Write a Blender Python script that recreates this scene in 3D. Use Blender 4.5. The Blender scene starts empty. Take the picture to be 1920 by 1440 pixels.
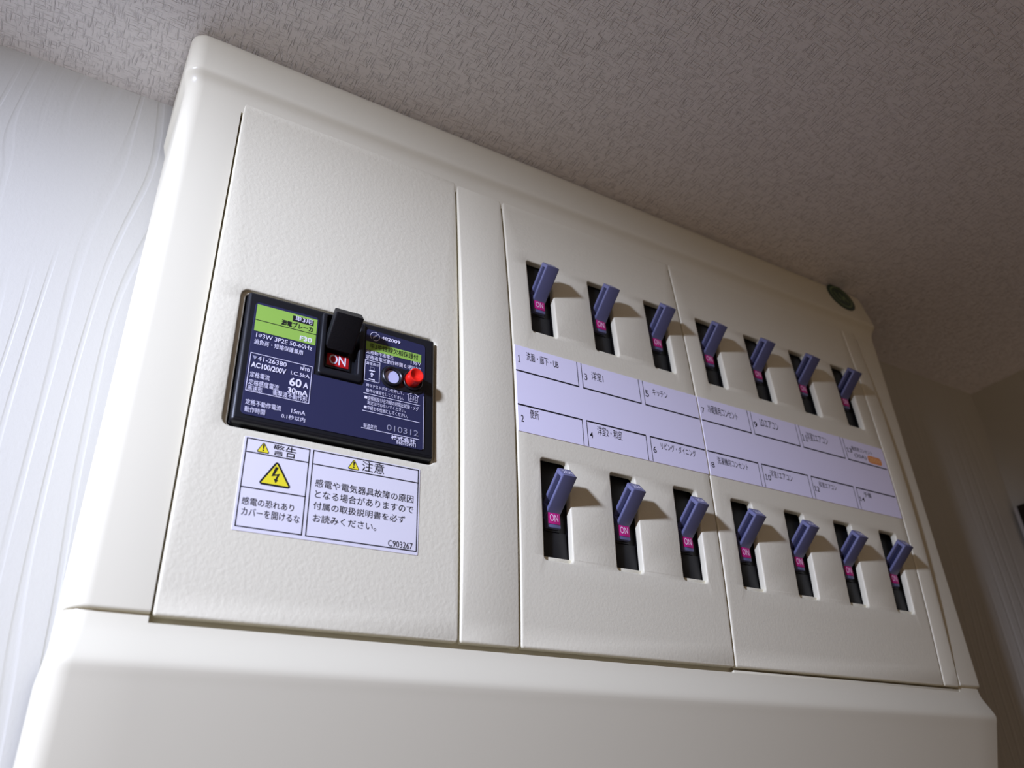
import bpy, bmesh, math, random
from mathutils import Vector, Matrix

# ---------------------------------------------------------------- units, camera, light, exposure
U = 0.034                      # one breaker pitch in metres; the board is laid out in these units
CEIL = 7.16                    # ceiling height above the bottom edge of the covers, in units
Z0 = 2.4 - CEIL * U            # the ceiling is 2.4 m above the floor
WALL = -1.488                  # the wall behind the board
def W(x, y, z):                # board axes (right, up, out of the wall) -> world metres
    return Vector((x * U, -z * U, Z0 + y * U))
def D(x, y, z):                # the same for directions
    return Vector((x, -z, y))

scene = bpy.context.scene
col = scene.collection
cam = bpy.data.cameras.new('camera')
cam_o = bpy.data.objects.new('camera', cam); col.objects.link(cam_o)
right = D(0.86222385, -0.03907743, 0.50501781)
down = D(0.22357443, -0.86528232, -0.44866578)
fwd = D(0.45451569, 0.49975941, -0.73733034)
m = Matrix((right, -down, -fwd)).transposed().to_4x4()
m.translation = W(-3.78103165, -1.83342441, 7.33428669)
cam_o.matrix_world = m
cam.sensor_width = 36
cam.lens = 1528.5148 / 1920 * 36
cam.clip_start = 0.005
cam.dof.use_dof = True
cam.dof.focus_distance = 9.4 * U
cam.dof.aperture_fstop = 13
scene.camera = cam_o

world = bpy.data.worlds.new('room_light'); scene.world = world
world.use_nodes = True
bg = world.node_tree.nodes['Background']
bg.inputs[0].default_value = (1.0, 0.75, 0.58, 1)
bg.inputs[1].default_value = 0.31

def aim(o, target):
    d = target - o.location
    o.rotation_euler = d.to_track_quat('-Z', 'Y').to_euler()
key = bpy.data.lights.new('hand_lamp', 'SPOT')
key.energy = 43; key.color = (0.668, 0.732, 1.0)
key.spot_size = math.radians(48); key.spot_blend = 1.0
key.shadow_soft_size = 0.03
key_o = bpy.data.objects.new('hand_lamp', key); col.objects.link(key_o)
key_o.location = W(-17.5, 6.5, 10.2)
aim(key_o, W(-4.0, 1.1, 0))

scene.view_settings.view_transform = 'Standard'
scene.view_settings.look = 'None'
scene.view_settings.gamma = 1
scene.view_settings.use_curve_mapping = False
scene.view_settings.exposure = 0.0
scene.cycles.max_bounces = 10
scene.cycles.diffuse_bounces = 6

# ---------------------------------------------------------------- materials
def lin(c):
    return tuple((v / 12.92 if v <= 0.04045 else ((v + 0.055) / 1.055) ** 2.4) for v in c)
def mat(name, c, rough=0.5, spec=0.5, srgb=False, bump=None, metallic=0):
    mt = bpy.data.materials.new(name); mt.use_nodes = True
    nt = mt.node_tree; b = nt.nodes['Principled BSDF']
    if srgb: c = lin(c)
    b.inputs['Base Color'].default_value = (*c, 1)
    b.inputs['Roughness'].default_value = rough
    b.inputs['Specular IOR Level'].default_value = spec
    b.inputs['Metallic'].default_value = metallic
    if bump:
        scale, detail, dist, stretch = bump
        tc = nt.nodes.new('ShaderNodeTexCoord')
        mp = nt.nodes.new('ShaderNodeMapping'); mp.inputs['Scale'].default_value = stretch
        nz = nt.nodes.new('ShaderNodeTexNoise'); nz.inputs['Scale'].default_value = scale; nz.inputs['Detail'].default_value = detail
        bp = nt.nodes.new('ShaderNodeBump'); bp.inputs['Distance'].default_value = dist; bp.inputs['Strength'].default_value = 1
        nt.links.new(tc.outputs['Object'], mp.inputs['Vector']); nt.links.new(mp.outputs[0], nz.inputs['Vector'])
        nt.links.new(nz.outputs['Fac'], bp.inputs['Height']); nt.links.new(bp.outputs[0], b.inputs['Normal'])
    return mt

CREAM = (0.725, 0.688, 0.535)
M = {}
M['case'] = mat('cream_gloss_plastic', CREAM, 0.30, 0.32)
M['cover'] = mat('cream_cover_plastic', CREAM, 0.45, 0.4, bump=(900, 2, 0.00006, (1, 1, 1)))
M['leather'] = mat('cream_grained_plastic', CREAM, 0.42, 0.4, bump=(700, 3, 0.00012, (1, 1, 1)))
M['backbox'] = mat('cream_back_plastic', CREAM, 0.5)
M['black'] = mat('black_bakelite', (0.009, 0.010, 0.013), 0.38, 0.5)
M['blackrough'] = mat('black_handle_plastic', (0.008, 0.008, 0.010), 0.45, 0.4, bump=(1500, 3, 0.00006, (1, 1, 1)))
M['module'] = mat('black_breaker_plastic', (0.010, 0.010, 0.011), 0.5, 0.4)
M['blue'] = mat('dark_blue_label', (0.026, 0.028, 0.075), 0.42, 0.4)
M['green'] = mat('green_label_print', (0.29, 0.50, 0.085), 0.5, 0.3)
M['white'] = mat('white_print', (0.82, 0.80, 0.95), 0.5, 0.3)
M['grey'] = mat('grey_stamp', (0.32, 0.32, 0.42), 0.5, 0.3)
M['ink'] = mat('black_print', (0.012, 0.012, 0.016), 0.6, 0.3)
M['paper'] = mat('white_sticker', (0.76, 0.74, 0.80), 0.4, 0.4)
M['card'] = mat('pale_label_card', (0.82, 0.79, 0.95), 0.5, 0.35)
M['yellow'] = mat('yellow_print', (0.83, 0.72, 0.035), 0.45, 0.3)
M['orange'] = mat('orange_stamp', (0.80, 0.34, 0.13), 0.6, 0.2)
M['orangelight'] = mat('light_orange_stamp', (0.88, 0.52, 0.20), 0.6, 0.2)
M['lever'] = mat('blue_grey_plastic', (0.132, 0.139, 0.262), 0.36, 0.5)
M['slotshade'] = mat('navy_slot_shade', (0.016, 0.017, 0.045), 0.5, 0.3)  # shade inside the toggle's side slot, painted as a dark colour
M['grime'] = mat('brown_dust', (0.26, 0.17, 0.09), 0.8, 0.1)
M['magenta'] = mat('magenta_plate', (0.52, 0.018, 0.20), 0.4, 0.4)
M['pink'] = mat('pink_white_print', (0.90, 0.62, 0.80), 0.5, 0.3)
M['red'] = mat('red_plate', (0.52, 0.012, 0.016), 0.4, 0.4)
M['redbutton'] = mat('red_button_plastic', (0.78, 0.018, 0.010), 0.25, 0.5)
M['whitebutton'] = mat('white_button_plastic', (0.55, 0.56, 0.80), 0.35, 0.4)
M['emblem'] = mat('dark_green_emblem', (0.006, 0.035, 0.020), 0.35, 0.5)
M['emblemring'] = mat('green_gold_emblem', (0.16, 0.24, 0.10), 0.35, 0.5)
M['door'] = mat('dark_brown_door', (0.018, 0.013, 0.010), 0.5, 0.3)
M['trim'] = mat('pale_trim', (0.55, 0.53, 0.50), 0.5, 0.3)
M['floor'] = mat('floor_wood', (0.32, 0.19, 0.10), 0.5, 0.3)

def wallpaper(name, c, kind):
    mt = bpy.data.materials.new(name); mt.use_nodes = True
    nt = mt.node_tree; b = nt.nodes['Principled BSDF']; L = nt.links.new
    b.inputs['Base Color'].default_value = (*c, 1); b.inputs['Roughness'].default_value = 0.55
    b.inputs['Specular IOR Level'].default_value = 0.3
    tc = nt.nodes.new('ShaderNodeTexCoord')
    def noise(scale3, sc, det, dis=0.0, rough=0.5):
        mp = nt.nodes.new('ShaderNodeMapping'); mp.inputs['Scale'].default_value = scale3
        L(tc.outputs['Object'], mp.inputs['Vector'])
        n = nt.nodes.new('ShaderNodeTexNoise'); n.inputs['Scale'].default_value = sc
        n.inputs['Detail'].default_value = det; n.inputs['Distortion'].default_value = dis; n.inputs['Roughness'].default_value = rough
        L(mp.outputs[0], n.inputs['Vector']); return n.outputs['Fac']
    def ramp(f, a, c2):
        r = nt.nodes.new('ShaderNodeMapRange'); r.inputs['From Min'].default_value = a; r.inputs['From Max'].default_value = c2
        r.interpolation_type = 'SMOOTHSTEP'; L(f, r.inputs['Value']); return r.outputs[0]
    def math2(op, a, b2):
        q = nt.nodes.new('ShaderNodeMath'); q.operation = op
        for i, v in enumerate((a, b2)):
            if isinstance(v, (int, float)): q.inputs[i].default_value = v
            else: L(v, q.inputs[i])
        return q.outputs[0]
    if kind == 'grain':
        # embossed wood grain: upright grooves that wander and come and go
        sx = nt.nodes.new('ShaderNodeSeparateXYZ'); L(tc.outputs['Object'], sx.inputs[0])
        horiz = math2('ADD', sx.outputs['X'], sx.outputs['Y'])
        warp = noise((1, 1, 0.22), 16, 2.0, 0.4)
        s = math2('SINE', math2('ADD', math2('MULTIPLY', horiz, 620.0), math2('MULTIPLY', warp, 34.0)), 0)
        groove = ramp(s, 0.55, 1.0)
        mask = ramp(noise((1, 1, 0.3), 26, 1), 0.36, 0.60)
        fine = noise((1, 1, 0.6), 900, 2)
        h = math2('SUBTRACT', math2('MULTIPLY', fine, 0.30), math2('MULTIPLY', math2('MULTIPLY', groove, mask), 0.9))
        dist = 0.00020
    else:
        a = ramp(noise((1, 0.14, 1), 1150, 2, 0.15), 0.52, 0.74)
        c3 = ramp(noise((0.14, 1, 1), 1150, 2, 0.15), 0.52, 0.74)
        big = noise((1, 1, 1), 300, 3)
        h = math2('SUBTRACT', math2('MULTIPLY', big, 0.4), math2('MAXIMUM', math2('MULTIPLY', a, 1.5), c3))
        dist = 0.00036
    bp = nt.nodes.new('ShaderNodeBump'); bp.inputs['Distance'].default_value = dist; bp.inputs['Strength'].default_value = 1
    L(h, bp.inputs['Height']); L(bp.outputs[0], b.inputs['Normal'])
    return mt
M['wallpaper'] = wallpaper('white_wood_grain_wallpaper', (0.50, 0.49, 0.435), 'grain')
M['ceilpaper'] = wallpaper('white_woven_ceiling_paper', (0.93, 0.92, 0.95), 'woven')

# ---------------------------------------------------------------- mesh tools
def bulge(h):
    return (lambda y: h * (1 - ((y - 3) / 3) ** 2)) if h else (lambda y: 0.0)
H_MAIN, H_CIRC = 0.056, 0.118          # how far the covers bow out at mid height
class MB:
    """collects faces in board units; build() links them as one mesh object"""
    def __init__(s): s.v = []; s.f = []; s.m = []; s.mats = []
    def mi(s, k):
        if k not in s.mats: s.mats.append(k)
        return s.mats.index(k)
    def add(s, verts, faces, k):
        o = len(s.v); s.v += [tuple(v) for v in verts]
        i = s.mi(k)
        for f in faces: s.f.append([o + a for a in f]); s.m.append(i)
    def bm(s, b, k):
        b.verts.index_update()
        s.add([v.co[:] for v in b.verts], [[v.index for v in f.verts] for f in b.faces], k); b.free()
    def box(s, x0, x1, y0, y1, z0, z1, k, bev=0.0, seg=2):
        b = bmesh.new(); bmesh.ops.create_cube(b, size=1)
        for v in b.verts:
            v.co = ((x0 + x1) / 2 + v.co.x * (x1 - x0), (y0 + y1) / 2 + v.co.y * (y1 - y0), (z0 + z1) / 2 + v.co.z * (z1 - z0))
        if bev: bmesh.ops.bevel(b, geom=b.edges[:], offset=bev, segments=seg, affect='EDGES', profile=0.5)
        s.bm(b, k)
    def poly(s, pts, z, k):
        s.add([(x, y, z) for x, y in pts], [list(range(len(pts)))], k)
    def line(s, a, b, w, z, k):
        a = Vector(a); b = Vector(b); d = (b - a).normalized(); n = Vector((-d.y, d.x)) * w / 2
        s.poly([a - n, b - n, b + n, a + n], z, k)
    def frame(s, x0, x1, y0, y1, w, z, k):
        s.poly([(x0, y0), (x1, y0), (x1, y0 + w), (x0, y0 + w)], z, k); s.poly([(x0, y1 - w), (x1, y1 - w), (x1, y1), (x0, y1)], z, k)
        s.poly([(x0, y0 + w), (x0 + w, y0 + w), (x0 + w, y1 - w), (x0, y1 - w)], z, k); s.poly([(x1 - w, y0 + w), (x1, y0 + w), (x1, y1 - w), (x1 - w, y1 - w)], z, k)
    def lathe(s, cx, cy, prof, k, n=40):          # profile of (radius, z) around an axis out of the wall
        vs = []; fs = []
        for r, z in prof:
            for i in range(n):
                a = 2 * math.pi * i / n; vs.append((cx + r * math.cos(a), cy + r * math.sin(a), z))
        for j in range(len(prof) - 1):
            for i in range(n):
                fs.append([j * n + i, j * n + (i + 1) % n, (j + 1) * n + (i + 1) % n, (j + 1) * n + i])
        if prof[-1][0] > 1e-6: fs.append([(len(prof) - 1) * n + i for i in range(n)])
        s.add(vs, fs, k)
    def text(s, body, x0, y0, x1, y1, z, k, bold=0.0):
        if body == '1': x0, x1 = x0 + 0.3 * (x1 - x0), x1 - 0.25 * (x1 - x0)
        vs, fs = glyphs(body, bold)
        s.add([(x0 + a * (x1 - x0), y0 + b * (y1 - y0), z) for a, b in vs], fs, k)
    def warp(s, h):
        g = bulge(h); s.v = [(x, y, z + g(y)) for x, y, z in s.v]; return s
    def build(s, name, parent=None, origin=(0, 0, 0), sharp=38, smooth=True, flat_front=True):
        me = bpy.data.meshes.new(name); ox, oy, oz = origin
        me.from_pydata([((x - ox) * U, -(z - oz) * U, (y - oy) * U) for x, y, z in s.v], [], s.f)
        for k in s.mats: me.materials.append(M[k])
        me.polygons.foreach_set('material_index', s.m)
        if smooth:
            me.polygons.foreach_set('use_smooth', [True] * len(s.f))
        me.update()
        b = bmesh.new(); b.from_mesh(me); bmesh.ops.recalc_face_normals(b, faces=b.faces[:])
        b.normal_update()
        if smooth and flat_front:
            for f in b.faces:
                if abs(f.normal.y) > 0.985: f.smooth = False
        b.to_mesh(me); b.free()
        if smooth: me.set_sharp_from_angle(angle=math.radians(sharp))
        o = bpy.data.objects.new(name, me); col.objects.link(o)
        if parent is not None: o.parent = parent
        else: o.location = W(*origin)
        return o

GC = {}
def glyphs(body, bold):
    if (body, bold) not in GC:
        cu = bpy.data.curves.new('t', 'FONT'); cu.body = body; cu.resolution_u = 3; cu.offset = bold
        o = bpy.data.objects.new('t', cu); col.objects.link(o)
        bpy.context.view_layer.update()
        me = bpy.data.meshes.new_from_object(o.evaluated_get(bpy.context.evaluated_depsgraph_get()))
        xs = [v.co.x for v in me.vertices]; ys = [v.co.y for v in me.vertices]
        ax, bx, ay, by = min(xs), max(xs), min(ys), max(ys)
        GC[(body, bold)] = ([((v.co.x - ax) / (bx - ax), (v.co.y - ay) / (by - ay)) for v in me.vertices], [list(p.vertices) for p in me.polygons])
        bpy.data.objects.remove(o); bpy.data.curves.remove(cu); bpy.data.meshes.remove(me)
    return GC[(body, bold)]

def rrect(x0, x1, y0, y1, r, n=5):
    pts = []
    for cx, cy, a0 in ((x1 - r, y1 - r, 0), (x0 + r, y1 - r, 90), (x0 + r, y0 + r, 180), (x1 - r, y0 + r, 270)):
        for i in range(n + 1):
            a = math.radians(a0 + 90 * i / n); pts.append((cx + r * math.cos(a), cy + r * math.sin(a)))
    return pts
def plate(outer, holes, z0, z1, bev, step=None, res=2):
    """a sheet with rounded edges and holes, returned as a bmesh in board units"""
    cu = bpy.data.curves.new('p', 'CURVE'); cu.dimensions = '2D'; cu.fill_mode = 'BOTH'
    for i, loop in enumerate([outer] + holes):
        pts = loop if i == 0 else loop[::-1]
        sp = cu.splines.new('POLY'); sp.points.add(len(pts) - 1); sp.use_cyclic_u = True
        for p, q in zip(sp.points, pts): p.co = (q[0], q[1], 0, 1)
    cu.extrude = (z1 - z0) / 2 - bev; cu.bevel_depth = bev; cu.bevel_resolution = res; cu.offset = -bev
    o = bpy.data.objects.new('p', cu); col.objects.link(o); bpy.context.view_layer.update()
    me = bpy.data.meshes.new_from_object(o.evaluated_get(bpy.context.evaluated_depsgraph_get()))
    b = bmesh.new(); b.from_mesh(me)
    bpy.data.objects.remove(o); bpy.data.curves.remove(cu); bpy.data.meshes.remove(me)
    bmesh.ops.remove_doubles(b, verts=b.verts[:], dist=1e-5)
    if step:
        ys = [v.co.y for v in b.verts]; y = min(ys) + step
        while y < max(ys) - 1e-3:
            bmesh.ops.bisect_plane(b, geom=b.verts[:] + b.edges[:] + b.faces[:], plane_co=(0, y, 0), plane_no=(0, 1, 0)); y += step
    zc = (z0 + z1) / 2
    for v in b.verts: v.co.z += zc
    return b
def tag(o, label=None, cat=None, group=None, kind=None):
    if label: o['label'] = label
    if cat: o['category'] = cat
    if group: o['group'] = group
    if kind: o['kind'] = kind
    return o
def thing(name, label, cat, at, group=None):
    o = bpy.data.objects.new(name, None); col.objects.link(o); o.location = W(*at); o.empty_display_size = 0.02
    return tag(o, label, cat, group)

# ---------------------------------------------------------------- the room
def structure(name, x0, x1, y0, y1, z0, z1, k):
    b = MB(); b.box(x0, x1, y0, y1, z0, z1, k)
    o = b.build(name, smooth=False); o.location = W(0, 0, 0); return tag(o, kind='structure')
YF = -Z0 / U                                       # floor height in board units
XR = 14.38                                         # right-hand wall
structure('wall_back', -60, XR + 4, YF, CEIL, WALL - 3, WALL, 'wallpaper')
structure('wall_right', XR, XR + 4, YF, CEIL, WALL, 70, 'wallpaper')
structure('ceiling', -60, XR + 4, CEIL, CEIL + 3, WALL - 3, 70, 'ceilpaper')
structure('floor', -60, XR + 4, YF - 2, YF, WALL - 3, 70, 'floor')

# ---------------------------------------------------------------- printed words: text, left, bottom, right, top (board units), style
MT = [
 ('単3用', -1.989, 3.15, -1.806, 3.215, 'w'),
 ('漏電ブレーカ', -2.129, 3.056, -1.791, 3.126, 'kb'),
 ('F30', -1.92, 2.924, -1.789, 2.982, 'wb'),
 ('1⌀3W 3P2E 50-60Hz', -2.364, 2.833, -1.78, 2.884, 'w'),
 ('過負荷・短絡保護兼用', -2.374, 2.749, -1.871, 2.808, 'w'),
 ('41-26380', -2.314, 2.564, -2.024, 2.617, 'w'),
 ('AC100/200V', -2.373, 2.475, -2.021, 2.537, 'wb'),
 ('NITO', -1.878, 2.571, -1.781, 2.608, 'wb'),
 ('I.C.5kA', -1.971, 2.492, -1.777, 2.534, 'w'),
 ('定格電流', -2.372, 2.361, -2.176, 2.424, 'w'),
 ('60', -1.977, 2.362, -1.852, 2.459, 'wb'),
 ('A', -1.833, 2.369, -1.78, 2.436, 'wb'),
 ('定格感度電流', -2.374, 2.272, -2.075, 2.337, 'w'),
 ('30mA', -1.984, 2.276, -1.777, 2.342, 'wb'),
 ('高速形', -2.376, 2.21, -2.231, 2.267, 'w'),
 ('衝撃波不動作形', -2.129, 2.213, -1.779, 2.276, 'w'),
 ('定格不動作電流', -2.377, 2.051, -2.028, 2.112, 'w'),
 ('15mA', -1.924, 2.06, -1.783, 2.106, 'w'),
 ('動作時間', -2.377, 1.971, -2.179, 2.032, 'w'),
 ('0.1秒以内', -2.017, 1.983, -1.779, 2.033, 'w'),
 ('482009', -1.015, 3.2, -0.786, 3.244, 'wb'),
 ('単3中性線欠相保護付', -1.145, 3.051, -0.564, 3.122, 'k'),
 ('定格動作過電圧', -1.182, 2.973, -0.859, 3.022, 'w'),
 ('135V', -0.651, 2.981, -0.529, 3.024, 'w'),
 ('定格過電圧動作時間 0.5秒以内', -1.183, 2.905, -0.53, 2.961, 'w'),
 ('漏電表示', -1.175, 2.834, -1.027, 2.872, 'w'),
 ('時々テストボタンを押して、', -1.159, 2.557, -0.725, 2.6, 'w'),
 ('動作の確認をしてください。', -1.156, 2.494, -0.724, 2.538, 'w'),
 ('テスト', -0.653, 2.546, -0.57, 2.58, 'w'),
 ('ボタン', -0.655, 2.516, -0.569, 2.547, 'w'),
 ('逆接続及び左右極の耐電圧試験・メグ', -1.136, 2.401, -0.545, 2.454, 'w'),
 ('測定は行わないでください。', -1.139, 2.347, -0.698, 2.393, 'w'),
 ('中極を中性極にしてください。', -1.136, 2.286, -0.669, 2.333, 'w'),
 ('製造年月', -1.165, 2.068, -1.021, 2.119, 'w'),
 ('010312', -0.906, 2.093, -0.543, 2.161, 'g'),
 ('株式会社', -0.855, 1.997, -0.571, 2.05, 'wb'),
 ('B687059911', -0.789, 1.957, -0.57, 1.999, 'w'),
]
ST = [
 ('警告', -2.045, 1.602, -1.816, 1.718, 'l'),
 ('感電の恐れあり', -2.271, 1.063, -1.782, 1.138, 'w'),
 ('カバーを開けるな', -2.262, 0.957, -1.715, 1.038, 'w'),
 ('注意', -1.134, 1.61, -0.889, 1.722, 'l'),
 ('感電や電気器具故障の原因', -1.599, 1.352, -0.553, 1.437, 'w'),
 ('となる場合がありますので', -1.592, 1.238, -0.549, 1.324, 'w'),
 ('付属の取扱説明書を必ず', -1.598, 1.123, -0.638, 1.201, 'w'),
 ('お読みください。', -1.591, 0.996, -0.943, 1.078, 'w'),
 ('C903267', -0.81, 0.863, -0.545, 0.928, 'w'),
]
LT = [
 ('1', 0.759, 3.394, 0.803, 3.497, 'w'),
 ('洗面・廊下・UB', 0.89, 3.452, 1.364, 3.577, 'w'),
 ('3', 1.754, 3.399, 1.806, 3.497, 'w'),
 ('洋室1', 1.874, 3.431, 2.061, 3.56, 'w'),
 ('5', 2.748, 3.401, 2.816, 3.505, 'w'),
 ('キッチン', 2.884, 3.456, 3.144, 3.56, 'w'),
 ('2', 0.764, 2.572, 0.805, 2.663, 'w'),
 ('便所', 0.894, 2.646, 1.017, 2.765, 'w'),
 ('4', 1.753, 2.572, 1.807, 2.66, 'w'),
 ('洋室2・和室', 1.878, 2.64, 2.262, 2.766, 'w'),
 ('6', 2.752, 2.576, 2.812, 2.667, 'w'),
 ('リビング・ダイニング', 2.892, 2.652, 3.491, 2.754, 'w'),
]
RT = [
 ('7', 3.743, 3.388, 3.803, 3.48, 'w'),
 ('冷蔵庫用コンセント', 3.866, 3.417, 4.438, 3.552, 'w'),
 ('9', 4.741, 3.39, 4.821, 3.486, 'w'),
 ('LDエアコン', 4.888, 3.437, 5.266, 3.564, 'w'),
 ('11', 5.74, 3.389, 5.874, 3.496, 'w'),
 ('洋室2エアコン', 5.858, 3.422, 6.33, 3.564, 'w'),
 ('8', 3.745, 2.562, 3.809, 2.643, 'w'),
 ('洗濯機用コンセント', 3.873, 2.639, 4.446, 2.745, 'w'),
 ('10', 4.746, 2.569, 4.871, 2.655, 'w'),
 ('洋室1エアコン', 4.867, 2.629, 5.315, 2.742, 'w'),
 ('12', 5.738, 2.575, 5.86, 2.655, 'w'),
 ('和室エアコン', 5.87, 2.657, 6.25, 2.747, 'w'),
 ('13', 6.733, 3.408, 6.871, 3.483, 'w'),
 ('暖房用コンセント', 6.875, 3.458, 7.363, 3.533, 'w'),
 ('(30A)', 6.902, 3.33, 7.178, 3.416, 'w'),
 ('14', 6.72, 2.587, 6.854, 2.657, 'w'),
 ('予備', 6.86, 2.673, 7.034, 2.756, 'w'),
]
# door in the right-hand wall: a dark leaf beside a thin pale casing
d1 = MB(); d1.box(XR - 0.25, XR, YF, 4.24, -1.30, 22, 'door', 0.02)
door = d1.build('door_1', origin=(XR, YF, 0)); tag(door, kind='structure')
c1 = MB(); c1.box(XR - 0.16, XR, YF, 4.24, -1.42, -1.31, 'trim', 0.01)
tag(c1.build('trim_1', origin=(XR, YF, 0)), kind='structure')

# ---------------------------------------------------------------- distribution board
board = thing('distribution_board', 'cream plastic household distribution board mounted on the wall just below the ceiling', 'electrical panel', (2.5, -2.6, WALL))
BO = (2.5, -2.6, WALL)
XL, XE = -3.524, 8.625
OL, OR_ = -2.872, 8.092
rows = [(-2.6, -0.62), (-1.9, -0.395), (-1.2, -0.165), (-0.7, 0.0), (-0.56, 0.045), (-0.49, 0.068), (-0.445, 0.085), (-0.41, 0.092), (-0.375, 0.088),
        (-0.33, 0.070), (-0.27, 0.042), (-0.21, 0.012), (-0.16, -0.012), (-0.11, -0.030), (-0.055, -0.040), (-0.01, -0.046), (0.016, -0.048),
        (0.019, -0.025), (0.026, -0.010), (0.036, -0.002), (0.05, 0.0), (1.5, 0.0), (3.0, 0.0), (4.5, 0.0), (5.85, -0.002), (5.95, -0.008), (6.03, -0.008),
        (6.10, -0.004), (6.15, 0.001), (6.20, 0.010), (6.24, 0.026), (6.275, 0.052), (6.30, 0.076), (6.32, 0.090), (6.345, 0.097), (6.375, 0.096), (6.43, 0.086),
        (6.7, 0.030), (6.96, -0.024), (7.04, -0.044), (7.09, -0.07), (7.12, -0.11), (7.13, -0.17)]
fr = MB(); grid = []
def section(y, zf):
    out = 0.045 * (min(1, max(0, (y - 6.15) / 0.18)) if y > 3 else min(1, max(0, (-0.08 - y) / 0.28)))   # rim and foot stand out sideways too
    XL_, XE_ = XL - out + 0.01, XE + out * 0.5 - 0.012
    pts = [(XL_, -1.40)]
    rl, rr, n = 0.19, 0.085, 6
    for i in range(n + 1):
        a = math.radians(90 * i / n); pts.append((XL_ + rl * (1 - math.cos(a)), zf - rl * (1 - math.sin(a))))
    pts += [(OL, zf), (OR_, zf)]
    for i in range(n + 1):
        a = math.radians(90 - 90 * i / n); pts.append((XE_ - rr * (1 - math.cos(a)), zf - rr * (1 - math.sin(a))))
    pts.append((XE_, -1.40)); return pts
b = bmesh.new()
for y, zf in rows: grid.append([b.verts.new((x, y, z)) for x, z in section(y, zf)])
iOL = 8
hole_edges = []
for j in range(len(rows) - 1):
    for i in range(len(grid[0]) - 1):
        if i == iOL and rows[j][0] >= -0.056 and rows[j + 1][0] <= 5.951: continue
        b.faces.new((grid[j][i], grid[j][i + 1], grid[j + 1][i + 1], grid[j + 1][i]))
for j in (0, len(rows) - 1):
    bk = [b.verts.new((v.co.x, v.co.y, -1.40)) for v in grid[j]]
    for i in range(len(bk) - 1): b.faces.new((grid[j][i], grid[j][i + 1], bk[i + 1], bk[i]))
b.edges.index_update()
ring = [e for e in b.edges if e.is_boundary and all(OL - 1e-3 < v.co.x < OR_ + 1e-3 and -0.06 < v.co.y < 5.96 and v.co.z > -0.5 for v in e.verts)]
ex = bmesh.ops.extrude_edge_only(b, edges=ring)
for g in ex['geom']:
    if isinstance(g, bmesh.types.BMVert): g.co.z = -0.30
bmesh.ops.remove_doubles(b, verts=b.verts[:], dist=1e-5)
fr.bm(b, 'case')
for x, hh, k in ((OL, 0.0, 'case'), (-0.004, H_CIRC * 0.7, 'case'), (0.703, H_CIRC, 'case'), (3.696, H_CIRC, 'grime'), (7.702, H_CIRC, 'case'), (8.07, H_CIRC * 0.5, 'case')):
    q = MB()                                       # ribs behind the seams between the covers
    q.bm(plate([(x - 0.07, 0.02), (x + 0.07, 0.02), (x + 0.07, 5.94), (x - 0.07, 5.94)], [], -0.14, -0.102, 0.004, 0.5, 0), k); q.warp(hh)
    fr.add(q.v, q.f, k)
fr.box(OL - 0.02, OR_ + 0.02, -0.075, 0.06, -0.20, -0.135, 'case')
fr.box(3.70, OR_, -0.058, -0.026, -0.16, -0.046, 'case', 0.004)
fr.build('cover_frame', board, BO, sharp=40, flat_front=False)
bb = MB(); bb.box(XL + 0.02, XE - 0.02, -2.58, 7.10, WALL, -1.38, 'backbox', 0.02)
bb.build('back_box', board, BO)

# left cover over the main breaker, with a stepped opening
cv = MB()
outer = rrect(-2.850, -0.014, 0.0, 6.20, 0.03)
cv.bm(plate(outer, [rrect(-2.553, -0.315, 1.824, 3.426, 0.085)], -0.10, 0.0, 0.02, 0.25), 'leather')
cv.bm(plate(rrect(-2.62, -0.25, 1.75, 3.50, 0.06), [rrect(-2.503, -0.338, 1.842, 3.392, 0.04)], -0.13, -0.036, 0.012, 0.2), 'leather')
cv.warp(H_MAIN)
main_cover = cv.build('breaker_cover', board, BO, sharp=45)

st = MB()
st.bm(plate(rrect(-2.327, -0.484, 0.810, 1.747, 0.012), [], 0.0, 0.005, 0.001, 0.2, 0), 'paper')
Zs = 0.007
LWt = 0.011
st.frame(-2.305, -1.679, 0.846, 1.736, LWt, Zs, 'ink'); st.frame(-1.650, -0.499, 0.844, 1.736, LWt, Zs, 'ink')
for x0, x1, y in ((-2.305, -1.679, 1.59), (-2.305, -1.679, 1.233), (-1.650, -0.499, 1.587)):
    st.poly([(x0, y - LWt / 2), (x1, y - LWt / 2), (x1, y + LWt / 2), (x0, y + LWt / 2)], Zs, 'ink')
for body, x0, y0, x1, y1, s in ST:
    st.text(body, x0, y0, x1, y1, Zs, 'ink', 0.004)
def rtri(a, b2, c, r, n=5):                        # triangle with rounded corners
    P = [Vector(a), Vector(b2), Vector(c)]; out = []
    for i in range(3):
        p, q, w = P[i], (P[i - 1] - P[i]).normalized(), (P[(i + 1) % 3] - P[i]).normalized()
        bis = (q + w).normalized(); half = math.acos(max(-1, min(1, q.dot(w)))) / 2
        cen = p + bis * (r / math.sin(half)); t1 = p + q * (r / math.tan(half)); t2 = p + w * (r / math.tan(half))
        a1 = math.atan2(*(t1 - cen).yx); a2 = math.atan2(*(t2 - cen).yx)
        dlt = (a2 - a1 + math.pi) % (2 * math.pi) - math.pi
        for k in range(n + 1):
            t = a1 + dlt * k / n; out.append((cen.x + r * math.cos(t), cen.y + r * math.sin(t)))
    return out
def inset(t, f):
    c = [sum(p[i] for p in t) / 3 for i in (0, 1)]
    return [(c[0] + (p[0] - c[0]) * f, c[1] + (p[1] - c[1]) * f) for p in t]
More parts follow.
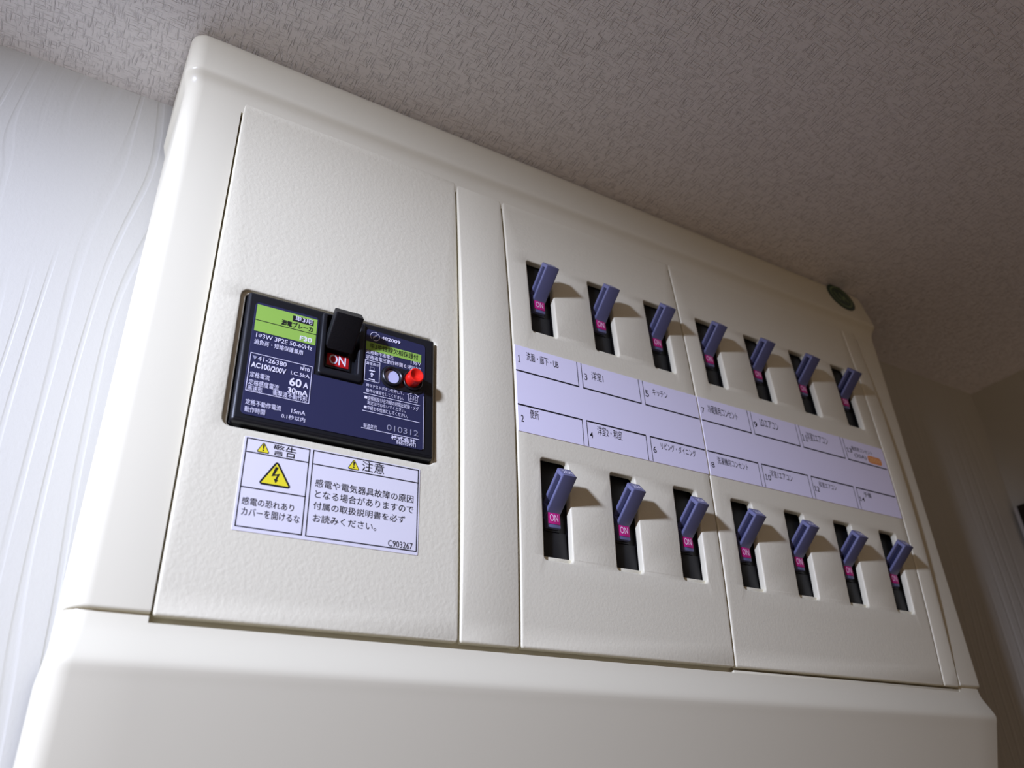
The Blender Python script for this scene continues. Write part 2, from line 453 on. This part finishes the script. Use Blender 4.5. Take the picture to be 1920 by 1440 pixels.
for t in ([(-2.137, 1.722), (-2.203, 1.603), (-2.070, 1.603)], [(-1.221, 1.722), (-1.287, 1.603), (-1.154, 1.603)]):
    st.poly(rtri(*t, 0.012), Zs, 'ink'); st.poly(rtri(*inset(t, 0.80), 0.006), Zs + 0.002, 'yellow')
    cx = t[0][0]; cy = t[1][1]
    st.poly([(cx - 0.004, cy + 0.042), (cx + 0.004, cy + 0.042), (cx + 0.010, cy + 0.088), (cx - 0.010, cy + 0.088)], Zs + 0.004, 'ink')
    st.poly([(cx + 0.008 * math.cos(i * 0.785), cy + 0.026 + 0.008 * math.sin(i * 0.785)) for i in range(8)], Zs + 0.004, 'ink')
t = [(-1.988, 1.552), (-2.152, 1.284), (-1.824, 1.284)]
st.poly(rtri(*t, 0.022), Zs, 'ink'); st.poly(rtri(*inset(t, 0.80), 0.004), Zs + 0.002, 'yellow')
st.poly([(-1.999, 1.484), (-1.972, 1.478), (-2.002, 1.402), (-1.952, 1.418), (-1.976, 1.352), (-1.991, 1.356), (-1.976, 1.398), (-2.030, 1.380)], Zs + 0.004, 'ink')
st.poly([(-1.986, 1.318), (-2.006, 1.360), (-1.962, 1.352)], Zs + 0.004, 'ink')
st.warp(H_MAIN)
st_o = st.build('warning_sticker', main_cover, BO, smooth=False)
st_o['label'] = 'white warning sticker with yellow hazard triangles'

def strip(x0, x1, h):
    q = MB(); q.bm(plate(rrect(x0, x1, 0.0, 6.20, 0.03), [], -0.10, 0.0, 0.02, 0.25), 'cover'); q.warp(h); return q
strip(0.006, 0.692, H_CIRC).build('cover_strip', board, BO, sharp=45)
strip(7.712, 8.056, H_CIRC).build('cover_strip', board, BO, sharp=45)

SX = [1.022, 2.022, 3.022, 4.014, 5.014, 6.014, 7.014]; SW = 0.381
ROWY = {'upper': (3.929, 5.119), 'lower': (0.957, 2.170)}
def circuit_cover(x0, x1, idx, lab, cells, words):
    q = MB(); holes = []
    for i in idx:
        for y0, y1 in ROWY.values(): holes.append(rrect(SX[i], SX[i] + SW, y0, y1, 0.045))
    q.bm(plate(rrect(x0, x1, 0.0, 6.20, 0.03), holes, -0.10, 0.0, 0.02, 0.25), 'cover')
    for i in idx:
        for y0, y1 in ROWY.values(): q.box(SX[i] - 0.01, SX[i] + SW + 0.01, y0 - 0.02, y0 + 0.055, -0.098, -0.05, 'cover', 0.012)
    q.warp(H_CIRC)
    o = q.build('circuit_cover', board, BO, sharp=45)
    c = MB(); Zc = 0.011
    c.bm(plate(rrect(lab[0], lab[1], 2.445, 3.644, 0.006), [], -0.002, 0.009, 0.002, 0.15, 0), 'card')
    for a, e in cells:
        w = 0.020; v = 0.009
        last = e > lab[1] - 0.06; first = a < lab[0] + 0.02
        for y, yo in ((3.271, 3.640), (2.798, 2.449)):
            s = 1 if yo > y else -1
            c.poly([(a, y - w / 2), (e, y - w / 2), (e, y + w / 2), (a, y + w / 2)], Zc, 'ink')
            ya, yb = sorted((y + s * w / 2, yo))
            if not first: c.poly([(a, ya), (a + v, ya), (a + v, yb), (a, yb)], Zc, 'ink')
            if not last: c.poly([(e - v, ya), (e, ya), (e, yb), (e - v, yb)], Zc, 'ink')
    def number(body, X0, Y0, X1, Y1):                # evenly spaced figures, the 1 with a foot
        w = (X1 - X0) / len(body)
        for n_, ch in enumerate(body):
            x = X0 + n_ * w
            if ch == '1':
                c.text('l', x + 0.42 * w, Y0, x + 0.60 * w, Y1, Zc, 'ink', 0.0)
                c.poly([(x + 0.18 * w, Y0), (x + 0.84 * w, Y0), (x + 0.84 * w, Y0 + 0.010), (x + 0.18 * w, Y0 + 0.010)], Zc + 0.0005, 'ink')
                c.poly([(x + 0.22 * w, Y1 - 0.024), (x + 0.44 * w, Y1 - 0.012), (x + 0.44 * w, Y1), (x + 0.22 * w, Y1 - 0.014)], Zc + 0.0005, 'ink')
            else: c.text(ch, x + 0.06 * w, Y0, x + 0.94 * w, Y1, Zc, 'ink', 0.004)
    for body, X0, Y0, X1, Y1, s in words:
        if body.isdigit(): number(body, X0, Y0, X1, Y1); continue
        c.text(body, X0, Y0, X1, Y1, Zc, 'ink', 0.006 if body.isdigit() else 0.0)
    if lab[1] > 5:
        c.poly(rrect(7.215, 7.545, 3.308, 3.440, 0.05), Zc, 'orange')
        c.text('200V', 7.245, 3.340, 7.52, 3.410, Zc + 0.002, 'orangelight', 0.01)
    c.warp(H_CIRC)
    lo = c.build('circuit_label', o, BO, smooth=False)
    lo['label'] = 'pale label card with printed circuit numbers and room names'
circuit_cover(0.714, 3.686, (0, 1, 2), (0.727, 3.682), [(0.727, 1.660), (1.719, 2.662), (2.724, 3.670)], LT)
circuit_cover(3.706, 7.692, (3, 4, 5, 6), (3.712, 7.667), [(3.718, 4.663), (4.722, 5.664), (5.726, 6.656), (6.714, 7.636)], RT)

# round emblem on the sloping top rim
em = MB(); n = 48
th = math.atan2(0.054, 0.26)
def rim(dx, dy, dz):                               # a point on the sloping rim face
    return (7.967 + dx, 6.857 + dy * math.cos(th) + dz * math.sin(th), -0.001 - dy * math.sin(th) + dz * math.cos(th))
def disc(r, z, k):
    em.add([rim(r * math.cos(2 * math.pi * i / n), r * math.sin(2 * math.pi * i / n), z) for i in range(n)] + [rim(r * math.cos(2 * math.pi * i / n), r * math.sin(2 * math.pi * i / n), -0.01) for i in range(n)],
           [list(range(n))] + [[i, (i + 1) % n, n + (i + 1) % n, n + i] for i in range(n)], k)
disc(0.33, 0.010, 'emblem')
vs = []; fs = []
for i in range(n):
    a = 2 * math.pi * i / n
    for r in (0.235, 0.265): vs.append(rim(r * math.cos(a), r * math.sin(a), 0.013))
for i in range(n): fs.append([2 * i, 2 * i + 1, (2 * i + 3) % (2 * n), (2 * i + 2) % (2 * n)])
em.add(vs, fs, 'emblemring')
for x0, y0, x1, y1 in ((-0.15, 0.11, -0.10, -0.09), (-0.10, -0.09, -0.03, -0.07), (0.0, 0.12, 0.03, -0.10), (0.03, -0.10, 0.09, 0.06), (0.09, 0.06, 0.15, -0.10)):
    a = Vector((x0, y0)); e = Vector((x1, y1)); dd = (e - a).normalized(); nn = Vector((-dd.y, dd.x)) * 0.017
    em.add([rim(*(p), 0.013) for p in (a - nn, e - nn, e + nn, a + nn)], [[0, 1, 2, 3]], 'emblemring')
em_o = em.build('emblem', board, BO, smooth=False); em_o['label'] = 'small round dark green emblem'

# ---------------------------------------------------------------- main breaker
MO = (-1.43, 1.87, -1.2)
mb = thing('main_breaker', 'black main earth-leakage breaker with dark blue rating label and large black handle', 'circuit breaker', MO)
q = MB()
q.box(-2.488, -0.352, 1.868, 3.384, -1.2, 0.0, 'black', 0.01)
q.bm(plate(rrect(-2.488, -0.352, 1.868, 3.384, 0.03), [rrect(-1.645, -1.27, 2.685, 3.30, 0.02)], -0.02, 0.10, 0.035, None, 3), 'black')
q.build('body', mb, MO)
e = MB()
e.bm(plate(rrect(-1.702, -1.212, 2.575, 3.345, 0.04), [rrect(-1.640, -1.275, 2.665, 3.31, 0.02)], 0.06, 0.135, 0.022, None, 3), 'black')
e.build('handle_surround', mb, MO)
ZL = 0.115
lb = MB()
def corner(cx, cy, r, a0, a1, n=5): return [(cx + r * math.cos(math.radians(a0 + (a1 - a0) * i / n)), cy + r * math.sin(math.radians(a0 + (a1 - a0) * i / n))) for i in range(n + 1)]
ush = (corner(-2.36, 3.212, 0.05, 180, 90) + corner(-1.775, 3.225, 0.04, 90, 0) + [(-1.735, 2.56), (-1.195, 2.56)] + corner(-1.155, 3.255, 0.04, 180, 90)
       + corner(-0.515, 3.235, 0.04, 90, 0) + corner(-0.515, 1.985, 0.04, 0, -90) + corner(-2.36, 1.995, 0.05, 270, 180))[::-1]
lb.bm(plate(ush, [], 0.095, ZL - 0.006, 0.001, None, 0), 'blue')
g = MR_GREEN = [(-2.393, -1.750, 2.906, 3.233), (-1.187, -0.525, 3.024, 3.134)]
for x0, x1, y0, y1 in g: lb.poly([(x0, y0), (x1, y0), (x1, y1), (x0, y1)], ZL - 0.002, 'green')
lb.poly([(-2.393, 3.036), (-1.752, 3.036), (-1.752, 3.044), (-2.393, 3.044)], ZL, 'ink')
lb.poly([(-2.015, 3.139), (-1.790, 3.139), (-1.790, 3.208), (-2.015, 3.208)], ZL, 'ink')
lb.frame(-2.394, -1.756, 2.200, 2.641, 0.006, ZL, 'white')
lb.frame(-1.190, -1.014, 2.633, 2.893, 0.006, ZL, 'white')
lb.frame(-1.127, -1.077, 2.776, 2.814, 0.004, ZL, 'grey')
for y in (2.474, 2.264, 2.060): lb.poly([(-1.188, y - 0.003), (-0.529, y - 0.003), (-0.529, y + 0.003), (-1.188, y + 0.003)], ZL, 'white')
lb.poly([(-0.487, 1.957), (-0.482, 1.957), (-0.482, 2.60), (-0.487, 2.60)], ZL, 'white')
for x0, y0, x1, y1 in ((-1.172, 2.410, -1.141, 2.443), (-1.173, 2.294, -1.142, 2.324), (-1.138, 2.759, -1.068, 2.772), (-1.136, 2.652, -1.068, 2.665), (-1.113, 2.690, -1.096, 2.722)):
    lb.poly([(x0, y0), (x1, y0), (x1, y1), (x0, y1)], ZL, 'white')
lb.poly([(-1.129, 2.718), (-1.080, 2.718), (-1.1045, 2.748)], ZL, 'white')
lb.poly([(-2.371, 2.608), (-2.345, 2.563), (-2.322, 2.606)], ZL, 'grey')
lb.poly([(-1.8455 + 0.008 * math.cos(i * 0.785), 2.622 + 0.008 * math.sin(i * 0.785)) for i in range(8)], ZL, 'white')
for i in range(32):                                # round approval mark, open at two places
    if i in (4, 5, 20, 21): continue
    a0, a1 = 2 * math.pi * i / 32, 2 * math.pi * (i + 1) / 32
    lb.poly([(-1.09 + r * math.cos(a), 3.215 + r * math.sin(a)) for r, a in ((0.051, a0), (0.057, a0), (0.057, a1), (0.051, a1))], ZL, 'white')
zg = [(-1.063, 3.257), (-1.070, 3.224), (-1.090, 3.226), (-1.094, 3.201), (-1.110, 3.205), (-1.106, 3.182)]
for a, c in zip(zg, zg[1:]): lb.line(a, c, 0.008, ZL, 'white')
for P_ in ([(-0.688, 2.578), (-0.614, 2.613), (-0.542, 2.578)], [(-0.688, 2.578), (-0.667, 2.578), (-0.666, 2.502), (-0.563, 2.502), (-0.562, 2.578), (-0.542, 2.578)]):
    for a, c in zip(P_, P_[1:]): lb.line(a, c, 0.005, ZL, 'white')
for body, x0, y0, x1, y1, s in MT:
    lb.text(body, x0, y0, x1, y1, ZL + (0.002 if body == '単3用' else 0), {'k': 'ink', 'g': 'grey'}.get(s[0], 'white'), 0.022 if s.endswith('b') else 0.0)
lb_o = lb.build('rating_label', mb, MO, smooth=False); lb_o['label'] = 'dark blue rating label with green title fields'

def lever_mesh(q, fb, ft, bt, hw, cx, ext, k, bev, hole=None):
    """a handle: side outline given by front base, front tip and back tip (height, depth), swept across its width"""
    fb, ft, bt = Vector(fb), Vector(ft), Vector(bt); d = (ft - fb).normalized(); th_ = bt - ft
    f0 = fb - d * ext; b0 = f0 + th_
    loop = [f0, ft, bt, b0]
    holes = []
    if hole:
        t0, side, tip = hole; n_ = th_.normalized(); w_ = th_.length
        L_ = (ft - f0).length
        pt = lambda u, v: f0 + d * u + n_ * v
        holes = [[tuple(pt(t0, side)), tuple(pt(L_ - tip, side)), tuple(pt(L_ - tip, w_ - side)), tuple(pt(t0, w_ - side))]]
    area = sum(loop[i].x * loop[(i + 1) % 4].y - loop[(i + 1) % 4].x * loop[i].y for i in range(4))
    if area < 0: loop = loop[::-1]
    if holes:
        H_ = holes[0]; a2 = sum(H_[i][0] * H_[(i + 1) % 4][1] - H_[(i + 1) % 4][0] * H_[i][1] for i in range(4))
        if a2 < 0: holes = [H_[::-1]]
    bmx = plate([tuple(p) for p in loop], holes, -hw, hw, bev, None, 3)
    for v in bmx.verts:
        y, z, x = v.co.x, v.co.y, v.co.z
        v.co = (cx + x, y, z)
    q.bm(bmx, k)
    if holes:                                      # thin web closing the slot part-way, coloured dark as the hollow's shade
        web = plate([tuple(p) for p in loop], [], -0.012, 0.012, 0.004, None, 1)
        for v in web.verts:
            y, z, x = v.co.x, v.co.y, v.co.z
            v.co = (cx - hw * 0.25 + x, y, z)
        c_ = sum(((Vector(p)) for p in loop), Vector((0, 0))) / 4
        for v in web.verts:
            v.co.y = c_.x + (v.co.y - c_.x) * 0.93; v.co.z = c_.y + (v.co.z - c_.y) * 0.93
        q.bm(web, 'slotshade')
    return d, th_
h = MB()
lever_mesh(h, (2.936, 0.12), (3.201, 0.402), (3.295, 0.334), 0.158, -1.482, 0.02, 'blackrough', 0.022)
h.box(-1.62, -1.345, 2.945, 3.16, -0.04, 0.14, 'black', 0.02)
h.build('handle', mb, MO)
on = MB()
on.box(-1.60, -1.32, 2.745, 2.935, -0.02, 0.02, 'black', 0.01)
on.box(-1.585, -1.340, 2.768, 2.915, 0.0, 0.028, 'red', 0.004)
on.text('ON', -1.562, 2.788, -1.376, 2.906, 0.031, 'white', 0.012)
on.build('on_plate', mb, MO)
pk = MB()
pk.bm(plate(rrect(-1.000, -0.478, 2.605, 2.885, 0.12, 10), [], 0.10, ZL + 0.006, 0.006, None, 1), 'black')
pk.lathe(-0.873, 2.746, [(0.122, ZL), (0.120, 0.150), (0.112, 0.158), (0.098, 0.158), (0.090, 0.150), (0.088, ZL)], 'black')
pk.lathe(-0.632, 2.755, [(0.122, ZL), (0.120, 0.140), (0.112, 0.147), (0.106, 0.147), (0.098, 0.140), (0.096, ZL)], 'black')
pk.build('button_surround', mb, MO)
wb = MB(); wb.lathe(-0.873, 2.746, [(0.084, 0.10), (0.084, 0.122), (0.080, 0.126)], 'whitebutton')
wb.build('leakage_indicator', mb, MO)['label'] = 'round white leakage indicator button'
rb = MB(); rb.lathe(-0.636, 2.765, [(0.088, 0.10), (0.088, 0.238), (0.084, 0.252), (0.074, 0.257), (0.060, 0.250), (0.035, 0.232), (0.012, 0.222), (0.0, 0.220)], 'redbutton')
rb.build('test_button', mb, MO)['label'] = 'round red test button'

# ---------------------------------------------------------------- fourteen branch breakers
def branch(root, y0):
    O = (0, 0, -1.2)
    q = MB()
    q.box(-0.46, 0.46, -0.40, 1.62, -1.2, -0.052, 'module', 0.012)
    q.box(-0.19, 0.19, -0.02, 0.372, -0.06, -0.036, 'module', 0.008)
    q.box(-0.10, 0.10, 0.375, 0.405, -0.055, -0.030, 'module', 0.006)
    q.build('body', root, O)
    l = MB()
    fb, ft, bt = (0.592, 0.037), (0.890, 0.404), (1.022, 0.294)
    d, t = lever_mesh(l, fb, ft, bt, 0.100, 0.0, 0.17, 'lever', 0.020, (0.20, 0.042, 0.052))
    # rating cast on the tip of the toggle
    ftv, btv = Vector(ft), Vector(bt); tn = (btv - ftv).normalized(); dn = Vector((-tn.y, tn.x))
    if dn.dot(d) < 0: dn = -dn
    vs, fs = glyphs('20A', 0.0)
    pts = []
    for a, b_ in vs:
        p = ftv + tn * (t.length * (0.28 + 0.44 * b_)) + dn * 0.003
        pts.append((-0.065 + 0.13 * a, p.x, p.y))
    l.add(pts, fs, 'white')
    l.build('lever', root, O)
    o = MB()
    o.box(-0.092, 0.092, 0.405, 0.640, -0.10, 0.014, 'lever', 0.014)
    o.box(-0.080, 0.080, 0.448, 0.594, 0.0, 0.022, 'magenta', 0.004)
    o.text('ON', -0.062, 0.478, 0.052, 0.564, 0.025, 'pink', 0.004)
    o.build('on_plate', root, O)
ROOMS = {1: 'first from the left', 3: 'second from the left', 5: 'third from the left', 7: 'fourth from the left', 9: 'fifth from the left', 11: 'sixth from the left', 13: 'seventh, nearest the right edge'}
first = None
for row in ('upper', 'lower'):
    for i in range(7):
        y0 = ROWY[row][0] + (0.0 if row == 'lower' else 0.004)
        num = 2 * i + (1 if row == 'upper' else 2)
        label = f"blue-grey toggle breaker in the {row} row, {ROOMS[2 * i + 1]}, {'above' if row == 'upper' else 'below'} label number {num}"
        at = (SX[i] + SW / 2, y0, -1.2)
        if first is None:
            root = thing('branch_breaker', label, 'circuit breaker', at, 'toggle breakers of the fourteen circuits')
            branch(root, y0); first = root
        else:
            root = first.copy(); col.objects.link(root); root.location = W(*at); root['label'] = label
            for ch in list(first.children):
                c = ch.copy(); col.objects.link(c); c.parent = root
